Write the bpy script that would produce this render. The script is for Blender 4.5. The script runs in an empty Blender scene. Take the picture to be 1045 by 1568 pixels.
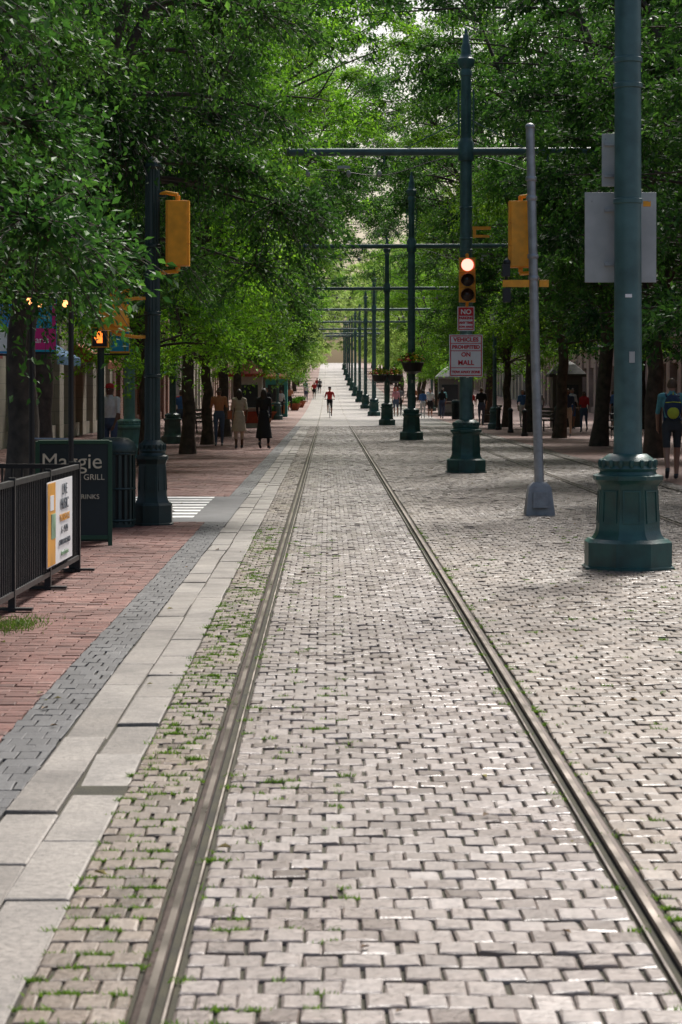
import bpy, math, random
import numpy as np
from mathutils import Vector, Matrix
random.seed(7); np.random.seed(7)
R_=math.radians
def gz(y):
    y=np.asarray(y,dtype=float)
    a=np.clip(y-90,0,310); z=6e-5*a*a
    b=np.clip(y-400,0,100); z=z+0.0372*b-0.0372*b*b/200
    return z
def gzf(y): return float(gz(y))
sc=bpy.context.scene
# ---------------------------------------------------------------- materials
def mat(name,col,rough=0.6,metal=0.0,var=0.15,scale=8.0,bump=0.0,bscale=40.0,spec=0.5,emit=None,estr=0,coord='Object'):
    m=bpy.data.materials.new(name); m.use_nodes=True; nt=m.node_tree; N=nt.nodes; L=nt.links
    b=N['Principled BSDF']; b.inputs['Roughness'].default_value=rough; b.inputs['Metallic'].default_value=metal
    b.inputs['Specular IOR Level'].default_value=spec
    tc=N.new('ShaderNodeTexCoord'); nz=N.new('ShaderNodeTexNoise'); nz.inputs['Scale'].default_value=scale; nz.inputs['Detail'].default_value=5
    L.new(tc.outputs[coord],nz.inputs['Vector'])
    cr=N.new('ShaderNodeValToRGB'); cr.color_ramp.elements[0].position=0.3; cr.color_ramp.elements[1].position=0.7
    lo=[max(0,c*(1-var)) for c in col[:3]]+[1]; hi=[min(1,c*(1+var)) for c in col[:3]]+[1]
    cr.color_ramp.elements[0].color=lo; cr.color_ramp.elements[1].color=hi
    L.new(nz.outputs['Fac'],cr.inputs['Fac']); L.new(cr.outputs['Color'],b.inputs['Base Color'])
    mr=N.new('ShaderNodeMapRange'); mr.inputs['To Min'].default_value=max(0.05,rough-0.1); mr.inputs['To Max'].default_value=min(1,rough+0.12)
    L.new(nz.outputs['Fac'],mr.inputs['Value']); L.new(mr.outputs['Result'],b.inputs['Roughness'])
    if bump>0:
        n2=N.new('ShaderNodeTexNoise'); n2.inputs['Scale'].default_value=bscale; n2.inputs['Detail'].default_value=4
        L.new(tc.outputs[coord],n2.inputs['Vector'])
        bp=N.new('ShaderNodeBump'); bp.inputs['Strength'].default_value=bump; bp.inputs['Distance'].default_value=0.01
        L.new(n2.outputs['Fac'],bp.inputs['Height']); L.new(bp.outputs['Normal'],b.inputs['Normal'])
    if emit:
        b.inputs['Emission Color'].default_value=(*emit,1); b.inputs['Emission Strength'].default_value=estr
    return m
def brickmat(name,c0,c1,c2,rough=0.45,stain=0.35,spec=0.5,big=0.9):
    """per-brick colour from face attribute rnd, plus wear and dirt noise"""
    m=bpy.data.materials.new(name); m.use_nodes=True; nt=m.node_tree; N=nt.nodes; L=nt.links
    b=N['Principled BSDF']; b.inputs['Specular IOR Level'].default_value=spec
    at=N.new('ShaderNodeAttribute'); at.attribute_name='rnd'
    cr=N.new('ShaderNodeValToRGB'); e=cr.color_ramp.elements; e[0].color=(*c0,1); e[1].color=(*c2,1); x=e.new(0.5); x.color=(*c1,1)
    L.new(at.outputs['Fac'],cr.inputs['Fac'])
    tc=N.new('ShaderNodeTexCoord')
    n1=N.new('ShaderNodeTexNoise'); n1.inputs['Scale'].default_value=big; n1.inputs['Detail'].default_value=5; n1.inputs['Roughness'].default_value=0.7
    n2=N.new('ShaderNodeTexNoise'); n2.inputs['Scale'].default_value=34; n2.inputs['Detail'].default_value=4; n2.inputs['Roughness'].default_value=0.75
    for n in (n1,n2): L.new(tc.outputs['Object'],n.inputs['Vector'])
    def mr(src,a,bb,lo=0.3,hi=0.7):
        q=N.new('ShaderNodeMapRange'); q.inputs['From Min'].default_value=lo; q.inputs['From Max'].default_value=hi
        q.inputs['To Min'].default_value=a; q.inputs['To Max'].default_value=bb; L.new(src,q.inputs['Value']); return q.outputs['Result']
    mu=N.new('ShaderNodeMath'); mu.operation='MULTIPLY'
    L.new(mr(n1.outputs['Fac'],1-stain,1+stain*0.6),mu.inputs[0]); L.new(mr(n2.outputs['Fac'],0.6,1.3),mu.inputs[1])
    mx=N.new('ShaderNodeMix'); mx.data_type='RGBA'; mx.blend_type='MULTIPLY'; mx.inputs[0].default_value=1
    L.new(cr.outputs['Color'],mx.inputs[6]); L.new(mu.outputs[0],mx.inputs[7]); L.new(mx.outputs[2],b.inputs['Base Color'])
    ad=N.new('ShaderNodeMath'); ad.operation='ADD'
    L.new(mr(n1.outputs['Fac'],rough+0.13,rough-0.11),ad.inputs[0]); L.new(mr(n2.outputs['Fac'],-0.08,0.1),ad.inputs[1]); L.new(ad.outputs[0],b.inputs['Roughness'])
    bp=N.new('ShaderNodeBump'); bp.inputs['Strength'].default_value=0.6; bp.inputs['Distance'].default_value=0.006
    L.new(n2.outputs['Fac'],bp.inputs['Height']); L.new(bp.outputs['Normal'],b.inputs['Normal'])
    return m
def bricktex(name,c1,c2,mortar,bw,bh,rough=0.6,vertical=False,ms=0.008):
    m=bpy.data.materials.new(name); m.use_nodes=True; nt=m.node_tree; N=nt.nodes; L=nt.links
    b=N['Principled BSDF']; b.inputs['Roughness'].default_value=rough
    tc=N.new('ShaderNodeTexCoord'); vec=tc.outputs['Object']
    if vertical:
        s=N.new('ShaderNodeSeparateXYZ'); c=N.new('ShaderNodeCombineXYZ'); a=N.new('ShaderNodeMath')
        L.new(vec,s.inputs[0]); L.new(s.outputs['X'],a.inputs[0]); L.new(s.outputs['Y'],a.inputs[1]); L.new(a.outputs[0],c.inputs['X']); L.new(s.outputs['Z'],c.inputs['Y']); vec=c.outputs[0]
    bt=N.new('ShaderNodeTexBrick'); bt.inputs['Scale'].default_value=1; bt.inputs['Brick Width'].default_value=bw; bt.inputs['Row Height'].default_value=bh
    bt.inputs['Mortar Size'].default_value=ms; bt.inputs['Color1'].default_value=(*c1,1); bt.inputs['Color2'].default_value=(*c2,1); bt.inputs['Mortar'].default_value=(*mortar,1)
    L.new(vec,bt.inputs['Vector'])
    nz=N.new('ShaderNodeTexNoise'); nz.inputs['Scale'].default_value=0.7; nz.inputs['Detail'].default_value=5; L.new(tc.outputs['Object'],nz.inputs['Vector'])
    q=N.new('ShaderNodeMapRange'); q.inputs['From Min'].default_value=0.3; q.inputs['From Max'].default_value=0.7; q.inputs['To Min'].default_value=0.7; q.inputs['To Max'].default_value=1.2; L.new(nz.outputs['Fac'],q.inputs['Value'])
    mx=N.new('ShaderNodeMix'); mx.data_type='RGBA'; mx.blend_type='MULTIPLY'; mx.inputs[0].default_value=1
    L.new(bt.outputs['Color'],mx.inputs[6]); L.new(q.outputs['Result'],mx.inputs[7]); L.new(mx.outputs[2],b.inputs['Base Color'])
    return m
def leafmat(name,cols,trans=0.4):
    m=bpy.data.materials.new(name); m.use_nodes=True; nt=m.node_tree; N=nt.nodes; L=nt.links
    b=N['Principled BSDF']; b.inputs['Roughness'].default_value=0.5; b.inputs['Specular IOR Level'].default_value=0.22
    at=N.new('ShaderNodeAttribute'); at.attribute_name='rnd'
    cr=N.new('ShaderNodeValToRGB'); e=cr.color_ramp.elements; e[0].color=(*cols[0],1); e[1].color=(*cols[2],1); x=e.new(0.55); x.color=(*cols[1],1)
    L.new(at.outputs['Fac'],cr.inputs['Fac'])
    oi=N.new('ShaderNodeObjectInfo'); hs=N.new('ShaderNodeHueSaturation')
    q=N.new('ShaderNodeMapRange'); q.inputs['To Min'].default_value=0.75; q.inputs['To Max'].default_value=1.35; L.new(oi.outputs['Random'],q.inputs['Value']); L.new(q.outputs['Result'],hs.inputs['Value'])
    L.new(cr.outputs['Color'],hs.inputs['Color']); L.new(hs.outputs['Color'],b.inputs['Base Color'])
    tr=N.new('ShaderNodeBsdfTranslucent'); h2=N.new('ShaderNodeHueSaturation'); h2.inputs['Value'].default_value=1.7; h2.inputs['Hue'].default_value=0.49
    L.new(hs.outputs['Color'],h2.inputs['Color']); L.new(h2.outputs['Color'],tr.inputs['Color'])
    ms=N.new('ShaderNodeMixShader'); ms.inputs[0].default_value=trans
    L.new(b.outputs[0],ms.inputs[1]); L.new(tr.outputs[0],ms.inputs[2]); L.new(ms.outputs[0],N['Material Output'].inputs['Surface'])
    return m
GREEN=mat('pole_green_paint',(0.06,0.13,0.13),0.36,0,0.3,5,0.15,60)
GREENB=mat('pole_base_green_paint',(0.022,0.085,0.075),0.36,0,0.35,5,0.2,60)
GREEND=mat('pole_dark_green_paint',(0.014,0.035,0.032),0.4,0,0.25,6,0.1,60)
BLACK=mat('black_paint',(0.012,0.013,0.014),0.45)
STEEL=mat('galvanised_steel',(0.36,0.37,0.38),0.42,0.6,0.2,9)
SIGNB=mat('sign_back_aluminium',(0.42,0.43,0.42),0.5,0.3,0.14,5)
CONC=mat('base_concrete',(0.30,0.30,0.30),0.75,0,0.2,10,0.3)
YEL=mat('signal_yellow',(0.85,0.36,0.02),0.45,0,0.14,10)
WHITE=mat('sign_white',(0.85,0.85,0.85),0.5,0,0.04,5)
RED=mat('sign_red',(0.6,0.015,0.03),0.5,0,0.08,5)
PAINTW=mat('road_paint',(0.8,0.8,0.78),0.6,0,0.15,9)
ASPH=mat('asphalt',(0.13,0.13,0.13),0.8,0,0.25,3,0.4,90)
MORT=mat('joint_sand',(0.04,0.037,0.022),0.95,0,0.5,6,0.5,80)
RAILM=mat('rail_steel',(0.34,0.30,0.27),0.30,0.9,0.3,3,0.1,30)
RUST=mat('rail_rust',(0.05,0.032,0.025),0.5,0.4,0.4,9,0.3,50)
DARKG=mat('groove_black',(0.008,0.006,0.005),0.95)  # near-black groove and trough faces of the rail profile
TERRA=mat('terracotta',(0.42,0.13,0.06),0.7)
SOIL=mat('earth_ground',(0.12,0.11,0.09),0.95,0,0.3,0.5)
BARK=mat('bark',(0.075,0.058,0.045),0.9,0,0.45,7,0.9,22)
SKIN=mat('skin',(0.42,0.22,0.15),0.5,0,0.06,20); SKIND=mat('skin_dark',(0.13,0.06,0.035),0.5,0,0.06,20)
GLASS=mat('window_glass',(0.03,0.04,0.05),0.12,0,0.3,0.4,spec=0.8)
LOAK=leafmat('leaves_oak',[(0.011,0.04,0.009),(0.035,0.115,0.016),(0.095,0.24,0.03)],0.34)
LLOC=leafmat('leaves_locust',[(0.04,0.13,0.010),(0.12,0.30,0.018),(0.26,0.5,0.035)],0.40)
LFAR=leafmat('leaves_far_haze',[(0.12,0.2,0.04),(0.24,0.38,0.08),(0.38,0.52,0.14)],0.40)  # distance haze painted into the leaf colour as paler greens
GRASSM=leafmat('grass_blades',[(0.06,0.12,0.015),(0.10,0.20,0.02),(0.18,0.32,0.04)],0.25)
def cloth(name,c,v=0.12): return mat('cloth_'+name,c,0.85,0,v,18,0.2,120)
# ---------------------------------------------------------------- mesh helpers
class MB:
    def __init__(s): s.v=[];s.f=[];s.m=[];s.mats=[];s.M=Matrix.Identity(4)
    def mi(s,m):
        if m not in s.mats: s.mats.append(m)
        return s.mats.index(m)
    def add(s,vs,fs,m):
        o=len(s.v); M=s.M
        s.v+=[tuple(M@Vector(v)) for v in vs]; s.f+=[tuple(i+o for i in f) for f in fs]; s.m+=[s.mi(m)]*len(fs)
    def box(s,c,d,m,rz=0,rx=0,ry=0,top=(1,1)):
        hx,hy,hz=d[0]/2,d[1]/2,d[2]/2; vs=[]
        for z in(-1,1):
            t=top if z>0 else (1,1)
            for x,y in((-1,-1),(1,-1),(1,1),(-1,1)): vs.append(Vector((x*hx*t[0],y*hy*t[1],z*hz)))
        Rm=Matrix.Rotation(rz,3,'Z')@Matrix.Rotation(rx,3,'X')@Matrix.Rotation(ry,3,'Y')
        vs=[Rm@v+Vector(c) for v in vs]
        s.add(vs,[(3,2,1,0),(4,5,6,7),(0,1,5,4),(1,2,6,5),(2,3,7,6),(3,0,4,7)],m)
    def lathe(s,prof,m,c=(0,0,0),n=16,rot=0,sx=1,sy=1,axis=None):
        vs=[];fs=[]
        Rm=Matrix.Identity(3) if axis is None else Vector((0,0,1)).rotation_difference(Vector(axis)).to_matrix()
        for r,z in prof:
            for i in range(n):
                a=rot+2*math.pi*i/n; vs.append(Rm@Vector((r*math.cos(a)*sx,r*math.sin(a)*sy,z))+Vector(c))
        k=len(prof)
        for j in range(k-1):
            for i in range(n): fs.append((j*n+i,j*n+(i+1)%n,(j+1)*n+(i+1)%n,(j+1)*n+i))
        fs.append(tuple(range(n-1,-1,-1))); fs.append(tuple((k-1)*n+i for i in range(n)))
        s.add(vs,fs,m)
    def ell(s,c,r,m,n=12,k=8):
        prof=[(max(1e-4,math.sin(math.pi*j/k)),-math.cos(math.pi*j/k)*r[2]) for j in range(k+1)]
        s.lathe(prof,m,c,n,0,r[0],r[1])
    def tube(s,pts,rad,m,n=8,wide=None):
        pts=[Vector(p) for p in pts]
        if not hasattr(rad,'__len__'): rad=[rad]*len(pts)
        vs=[];fs=[];up=None
        for i,p in enumerate(pts):
            d=(pts[min(i+1,len(pts)-1)]-pts[max(i-1,0)]).normalized()
            if wide is not None: u=Vector((1,0,0))
            else:
                if up is None: up=Vector((1,0,0)) if abs(d.x)<0.8 else Vector((0,1,0))
                u=(up-d*up.dot(d)).normalized(); up=u
            w=d.cross(u).normalized()
            for j in range(n):
                a=2*math.pi*j/n; k=wide[i] if wide is not None else rad[i]
                vs.append(p+u*math.cos(a)*k+w*math.sin(a)*rad[i])
        for i in range(len(pts)-1):
            for j in range(n): fs.append((i*n+j,i*n+(j+1)%n,(i+1)*n+(j+1)%n,(i+1)*n+j))
        fs.append(tuple(range(n-1,-1,-1))); fs.append(tuple((len(pts)-1)*n+i for i in range(n)))
        s.add(vs,fs,m)
    def torus(s,c,Rr,r,m,axis='X',n=28,k=8):
        vs=[];fs=[]
        for i in range(n):
            a=2*math.pi*i/n
            for j in range(k):
                b=2*math.pi*j/k; q=Rr+r*math.cos(b)
                if axis=='X': v=(c[0]+r*math.sin(b),c[1]+q*math.cos(a),c[2]+q*math.sin(a))
                else: v=(c[0]+q*math.cos(a),c[1]+q*math.sin(a),c[2]+r*math.sin(b))
                vs.append(v)
        for i in range(n):
            for j in range(k): fs.append((i*k+j,((i+1)%n)*k+j,((i+1)%n)*k+(j+1)%k,i*k+(j+1)%k))
        s.add(vs,fs,m)
    def mesh(s,name):
        me=bpy.data.meshes.new(name); me.from_pydata(s.v,[],s.f)
        for m in s.mats: me.materials.append(m)
        me.polygons.foreach_set('material_index',s.m); me.update(); return me
    def obj(s,name,loc=(0,0,0),rz=0,smooth=True,bevel=0,parent=None,ang=35):
        me=s.mesh(name)
        if smooth:
            me.polygons.foreach_set('use_smooth',[True]*len(me.polygons)); me.set_sharp_from_angle(angle=R_(ang))
        o=bpy.data.objects.new(name,me); sc.collection.objects.link(o); o.location=loc; o.rotation_euler=(0,0,rz)
        if bevel:
            b=o.modifiers.new('bevel','BEVEL'); b.width=bevel; b.segments=2; b.limit_method='ANGLE'
        if parent: o.parent=parent
        return o
def txt(s,loc,size,m,parent,rot=(R_(90),0,0),sx=1,bold=0.0,name='lettering'):
    cu=bpy.data.curves.new(name,'FONT'); cu.body=s; cu.size=size; cu.align_x='CENTER'; cu.align_y='CENTER'; cu.extrude=0.002; cu.offset=bold
    cu.materials.append(m); o=bpy.data.objects.new(name,cu); sc.collection.objects.link(o); o.location=loc; o.rotation_euler=rot; o.scale=(sx,1,1); o.parent=parent; return o
def mesh_np(name,V,Fq,mats,rnd=None,midx=None,link=True,smooth=None):
    me=bpy.data.meshes.new(name); V=np.ascontiguousarray(V,dtype=np.float32); Fq=np.ascontiguousarray(Fq,dtype=np.int32)
    me.vertices.add(len(V)); me.vertices.foreach_set('co',V.ravel())
    me.loops.add(Fq.size); me.loops.foreach_set('vertex_index',Fq.ravel())
    me.polygons.add(len(Fq)); me.polygons.foreach_set('loop_start',np.arange(len(Fq),dtype=np.int32)*4)
    for m in mats: me.materials.append(m)
    if midx is not None: me.polygons.foreach_set('material_index',np.asarray(midx,dtype=np.int32))
    me.polygons.foreach_set('use_smooth',np.zeros(len(Fq),dtype=bool) if smooth is None else smooth)
    me.update(calc_edges=True)
    if rnd is not None:
        a=me.attributes.new('rnd','FLOAT','FACE'); a.data.foreach_set('value',np.asarray(rnd,dtype=np.float32))
    if not link: return me
    o=bpy.data.objects.new(name,me); sc.collection.objects.link(o); return o
# ---------------------------------------------------------------- ground
def ylist(y0,y1):
    ys=[y0]; y=y0
    while y<y1:
        y+= 20 if y<90 else 10 if y<520 else 200
        ys.append(min(y,y1))
    return np.array(ys)
def strip(name,x0,x1,y0,y1,dz,m):
    ys=ylist(y0,y1); V=[];Fq=[]
    for i,y in enumerate(ys):
        V+=[(x0,y,gzf(y)+dz),(x1,y,gzf(y)+dz)]
        if i: Fq.append((2*i-2,2*i-1,2*i+1,2*i))
    return mesh_np(name,np.array(V),np.array(Fq),[m])
def bricks(regions,bw,bl,gap,matl,name,zj=0.0025,tilt=0.02,ch=0.004,gx=None,stag=0.5):
    gx=gap if gx is None else gx
    C=[];HX=[]
    for (x0,x1,y0,y1) in regions:
        nr=int((y1-y0)/bl)
        nc=max(1,round((x1-x0)/bw)); w=(x1-x0)/nc
        for r in range(nr):
            yc=y0+(r+0.5)*bl; off=(r%2)*stag
            for c in range(-1,nc+1):
                a=x0+(c+off)*w; b=a+w; a=max(a,x0); b=min(b,x1)
                if b-a<w*0.3: continue
                C.append(((a+b)/2,yc)); HX.append((b-a)/2)
    C=np.array(C); HX=np.array(HX); n=len(C)
    C=C+np.random.normal(0,0.002,C.shape)
    C[:,1]+=0.008*np.sin(C[:,0]*1.7+C[:,1]*0.31)
    hx=HX-gx/2+np.random.normal(0,0.0015,n); hy=bl/2-gap/2+np.random.normal(0,0.002,n)
    zt=gz(C[:,1])+np.random.normal(0,zj,n)+0.004*np.sin(C[:,0]*2.1+C[:,1]*0.9)*np.sin(C[:,1]*0.53)
    tx=np.random.normal(0,tilt,n); ty=np.random.normal(0,tilt,n); rz=np.random.normal(0,0.018 if bl<0.5 else 0.002,n)
    V=np.zeros((n,12,3))
    corners=[(-1,-1),(1,-1),(1,1),(-1,1)]
    for k,(sx,sy) in enumerate(corners):
        for lvl,(ins,dz) in enumerate([(ch*1.5,0),(0,-ch),(0,-0.04)]):
            lx=sx*(hx-ins); ly=sy*(hy-ins)
            if lvl==0: lx=lx+np.random.normal(0,0.0025,n); ly=ly+np.random.normal(0,0.0025,n)
            V[:,lvl*4+k,0]=C[:,0]+lx-ly*rz; V[:,lvl*4+k,1]=C[:,1]+ly+lx*rz; V[:,lvl*4+k,2]=zt+dz+tx*lx+ty*ly
    base=[(0,1,2,3)]
    for k in range(4):
        k2=(k+1)%4; base.append((4+k,4+k2,k2,k)); base.append((8+k,8+k2,4+k2,4+k))
    base=np.array(base); Fq=(base[None]+12*np.arange(n)[:,None,None]).reshape(-1,4)
    rnd=np.clip(np.random.normal(0.5,0.19,n),0,1); odd=np.random.rand(n)<0.04; rnd[odd]=np.random.rand(odd.sum())*0.12
    return mesh_np(name,V.reshape(-1,3),Fq,[matl],np.repeat(rnd,9))
strip('ground',-700,700,-30,2400,-0.07,SOIL)
strip('street_bed',-1.5,5.95,-4,110,-0.013,MORT)
strip('sidewalk_bed',-9.0,-1.5,-4,110,-0.0115,MORT)
COB=brickmat('cobble_paver',(0.12,0.088,0.072),(0.26,0.215,0.19),(0.38,0.335,0.31),0.35,0.34,0.6,0.7)
COB2=brickmat('cobble_paver_tan',(0.095,0.07,0.05),(0.20,0.155,0.12),(0.30,0.245,0.20),0.42,0.38,0.55,0.7)  # tan margin pavers; glare difference from the track is put into base colour
GRAN=brickmat('granite_slab',(0.17,0.15,0.13),(0.235,0.21,0.185),(0.30,0.275,0.245),0.55,0.45,0.5,1.6)
DKB=brickmat('dark_paver',(0.05,0.05,0.052),(0.075,0.075,0.078),(0.11,0.11,0.11),0.6,0.3)
REDB=brickmat('red_sidewalk_brick',(0.10,0.042,0.033),(0.19,0.078,0.06),(0.25,0.135,0.11),0.62,0.5,0.35,0.8)
YE=100; G=0.058
XL,XR=-0.46,0.98; X2L,X2R=4.2,5.6
BL=0.14; BWD=0.11
bricks([(XL+G,XR-G,4.2,26.9),(XL+G,XR-G,27.12,33.5),(XL+G,XR-G,33.72,YE)],BWD,BL,0.012,COB,'cobblestone_street',gx=0.008)
bricks([(-0.81,XL-G,4.2,YE),(XR+G,X2L-G,4.2,YE),(X2L+G,X2R-G,12,YE),(X2R+G,5.95,12,YE)],BWD,BL,0.013,COB2,'cobblestone_margin',gx=0.008)
bricks([(-1.02,-0.81,4.2,YE),(-1.225,-1.02,3.8,YE)],0.207,0.92,0.010,GRAN,'granite_gutter_slabs',0.003,0.006,0.004,stag=0)
bricks([(XL+G,XR-G,26.91,27.11),(XL+G,XR-G,33.51,33.71)],0.42,0.199,0.01,GRAN,'granite_crossing_band',0.001,0.004,0.004)
bricks([(-1.5,-1.225,4.5,27),(-1.5,-1.225,33.5,YE)],0.092,0.19,0.005,DKB,'dark_paver_edge',0.001,0.006,0.002)
bricks([(-8.9,-1.5,8,27),(-8.9,-1.5,33.5,YE)],0.2,0.1,0.006,REDB,'brick_sidewalk',0.0015,0.01,0.003)
FCOB=bricktex('far_paver',(0.25,0.22,0.2),(0.33,0.295,0.27),(0.15,0.13,0.12),0.115,0.15,0.45)
FRED=bricktex('far_red_brick',(0.19,0.08,0.06),(0.27,0.14,0.11),(0.11,0.08,0.065),0.2,0.1,0.65)
strip('street',-1.5,5.95,YE,900,0.0,FCOB)
strip('sidewalk',-9.0,-1.5,YE,900,0.001,FRED)
strip('sidewalk',5.95,17.0,10,900,0.001,FRED)
strip('side_street',-80,-1.5,27.0,33.5,0.0,ASPH)
strip('side_street',-1.5,-1.225,27.0,33.5,0.0,ASPH)
mb=MB()
for i in range(8):
    y=27.9+i*0.72; mb.add([(-4.4,y,0.005),(-1.7,y,0.005),(-1.7,y+0.4,0.005),(-4.4,y+0.4,0.005)],[(0,1,2,3)],PAINTW)
mb.obj('crosswalk_marking')
def rail(name,x,sgn,y0=-2,y1=880):
    ys=np.concatenate([np.arange(y0,90,8.0),np.arange(90,500,8.0),np.arange(500,y1,60.0)])
    prof=[(-0.062,-0.035,2),(-0.050,-0.035,2),(-0.046,-0.003,1),(-0.040,0.003,1),(-0.022,0.006,0),(0.000,0.0075,1),(0.006,0.001,2),(0.009,-0.035,2),(0.032,-0.035,2),(0.034,-0.001,1),(0.037,0.003,0),(0.044,0.002,1),(0.048,-0.035,2),(0.062,-0.035,2)]
    if sgn<0: prof=[(-a,b,c) for a,b,c in prof][::-1]
    k=len(prof); V=[];Fq=[];mi=[]
    for i,y in enumerate(ys):
        for a,b,c in prof: V.append((x+a,y,gzf(y)+b))
        if i:
            for j in range(k-1):
                Fq.append(((i-1)*k+j,(i-1)*k+j+1,i*k+j+1,i*k+j)); mi.append(prof[j][2] if sgn>0 else prof[j+1][2])
    mesh_np(name,np.array(V),np.array(Fq),[RAILM,RUST,DARKG],None,mi)
rail('streetcar_rail',XL,1); rail('streetcar_rail',XR,-1); rail('streetcar_rail',X2L,1); rail('streetcar_rail',X2R,-1)
def blades(name,pts,h,w,m,spread=0.02):
    n=len(pts); P=np.array(pts)+np.random.normal(0,spread,(n,3))*[1,1,0]
    a=np.random.uniform(0,6.28,n); l=np.random.uniform(0.5,1.2,n)*h; lean=np.random.normal(0,0.6,(n,2))*l[:,None]
    V=np.zeros((n,4,3)); dx=np.cos(a)*w; dy=np.sin(a)*w
    V[:,0]=P+np.stack([-dx,-dy,0*a],1); V[:,1]=P+np.stack([dx,dy,0*a],1)
    tip=P+np.stack([lean[:,0],lean[:,1],l],1); V[:,2]=tip+np.stack([dx,dy,0*a],1)*0.2; V[:,3]=tip-np.stack([dx,dy,0*a],1)*0.2
    mesh_np(name,V.reshape(-1,3),np.arange(4*n).reshape(-1,4),[m],np.random.rand(n))
gp=[]
for i in range(1100):
    r=random.random()
    if r<0.48: x=random.uniform(-0.8,-0.54)
    elif r<0.68: x=random.choice([-0.525,-0.395,0.915,1.045,1.045,-0.81])+random.gauss(0,0.006)
    elif r<0.88: x=random.uniform(1.1,3.5)
    else: x=random.uniform(-0.35,0.1)
    y=4.2+math.floor(random.uniform(0,1)**1.3*22/BL)*BL
    for k in range(random.randint(8,40)): gp.append((x+random.gauss(0,0.018),y+random.gauss(0,0.005),-0.008))
blades('joint_grass',gp,0.018,0.0035,GRASSM,0.003)
gp=[]
for k in range(900): gp.append((-2.15+random.gauss(0,0.10),15.1+random.gauss(0,0.25),0))
blades('grass_tuft',gp,0.03,0.004,GRASSM,0.02)
n=240; P=np.stack([np.random.uniform(-3,5,n),5+np.random.rand(n)**1.3*45,np.full(n,0.008)],1)
a=np.random.uniform(0,6.28,n); s=np.random.uniform(0.012,0.034,n)
V=np.zeros((n,4,3)); 
for k,(u,v,z) in enumerate([(-1,0,0.0),(0,-.5,0.35),(1,0,0.1),(0,.5,0.5)]):
    V[:,k,0]=P[:,0]+s*(u*np.cos(a)-v*np.sin(a)); V[:,k,1]=P[:,1]+s*(u*np.sin(a)+v*np.cos(a)); V[:,k,2]=P[:,2]+s*z
mesh_np('fallen_leaves',V.reshape(-1,3),np.arange(4*n).reshape(-1,4),[brickmat('dry_leaf',(0.12,0.06,0.02),(0.25,0.15,0.05),(0.3,0.3,0.06),0.7)],np.random.rand(n))
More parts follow.
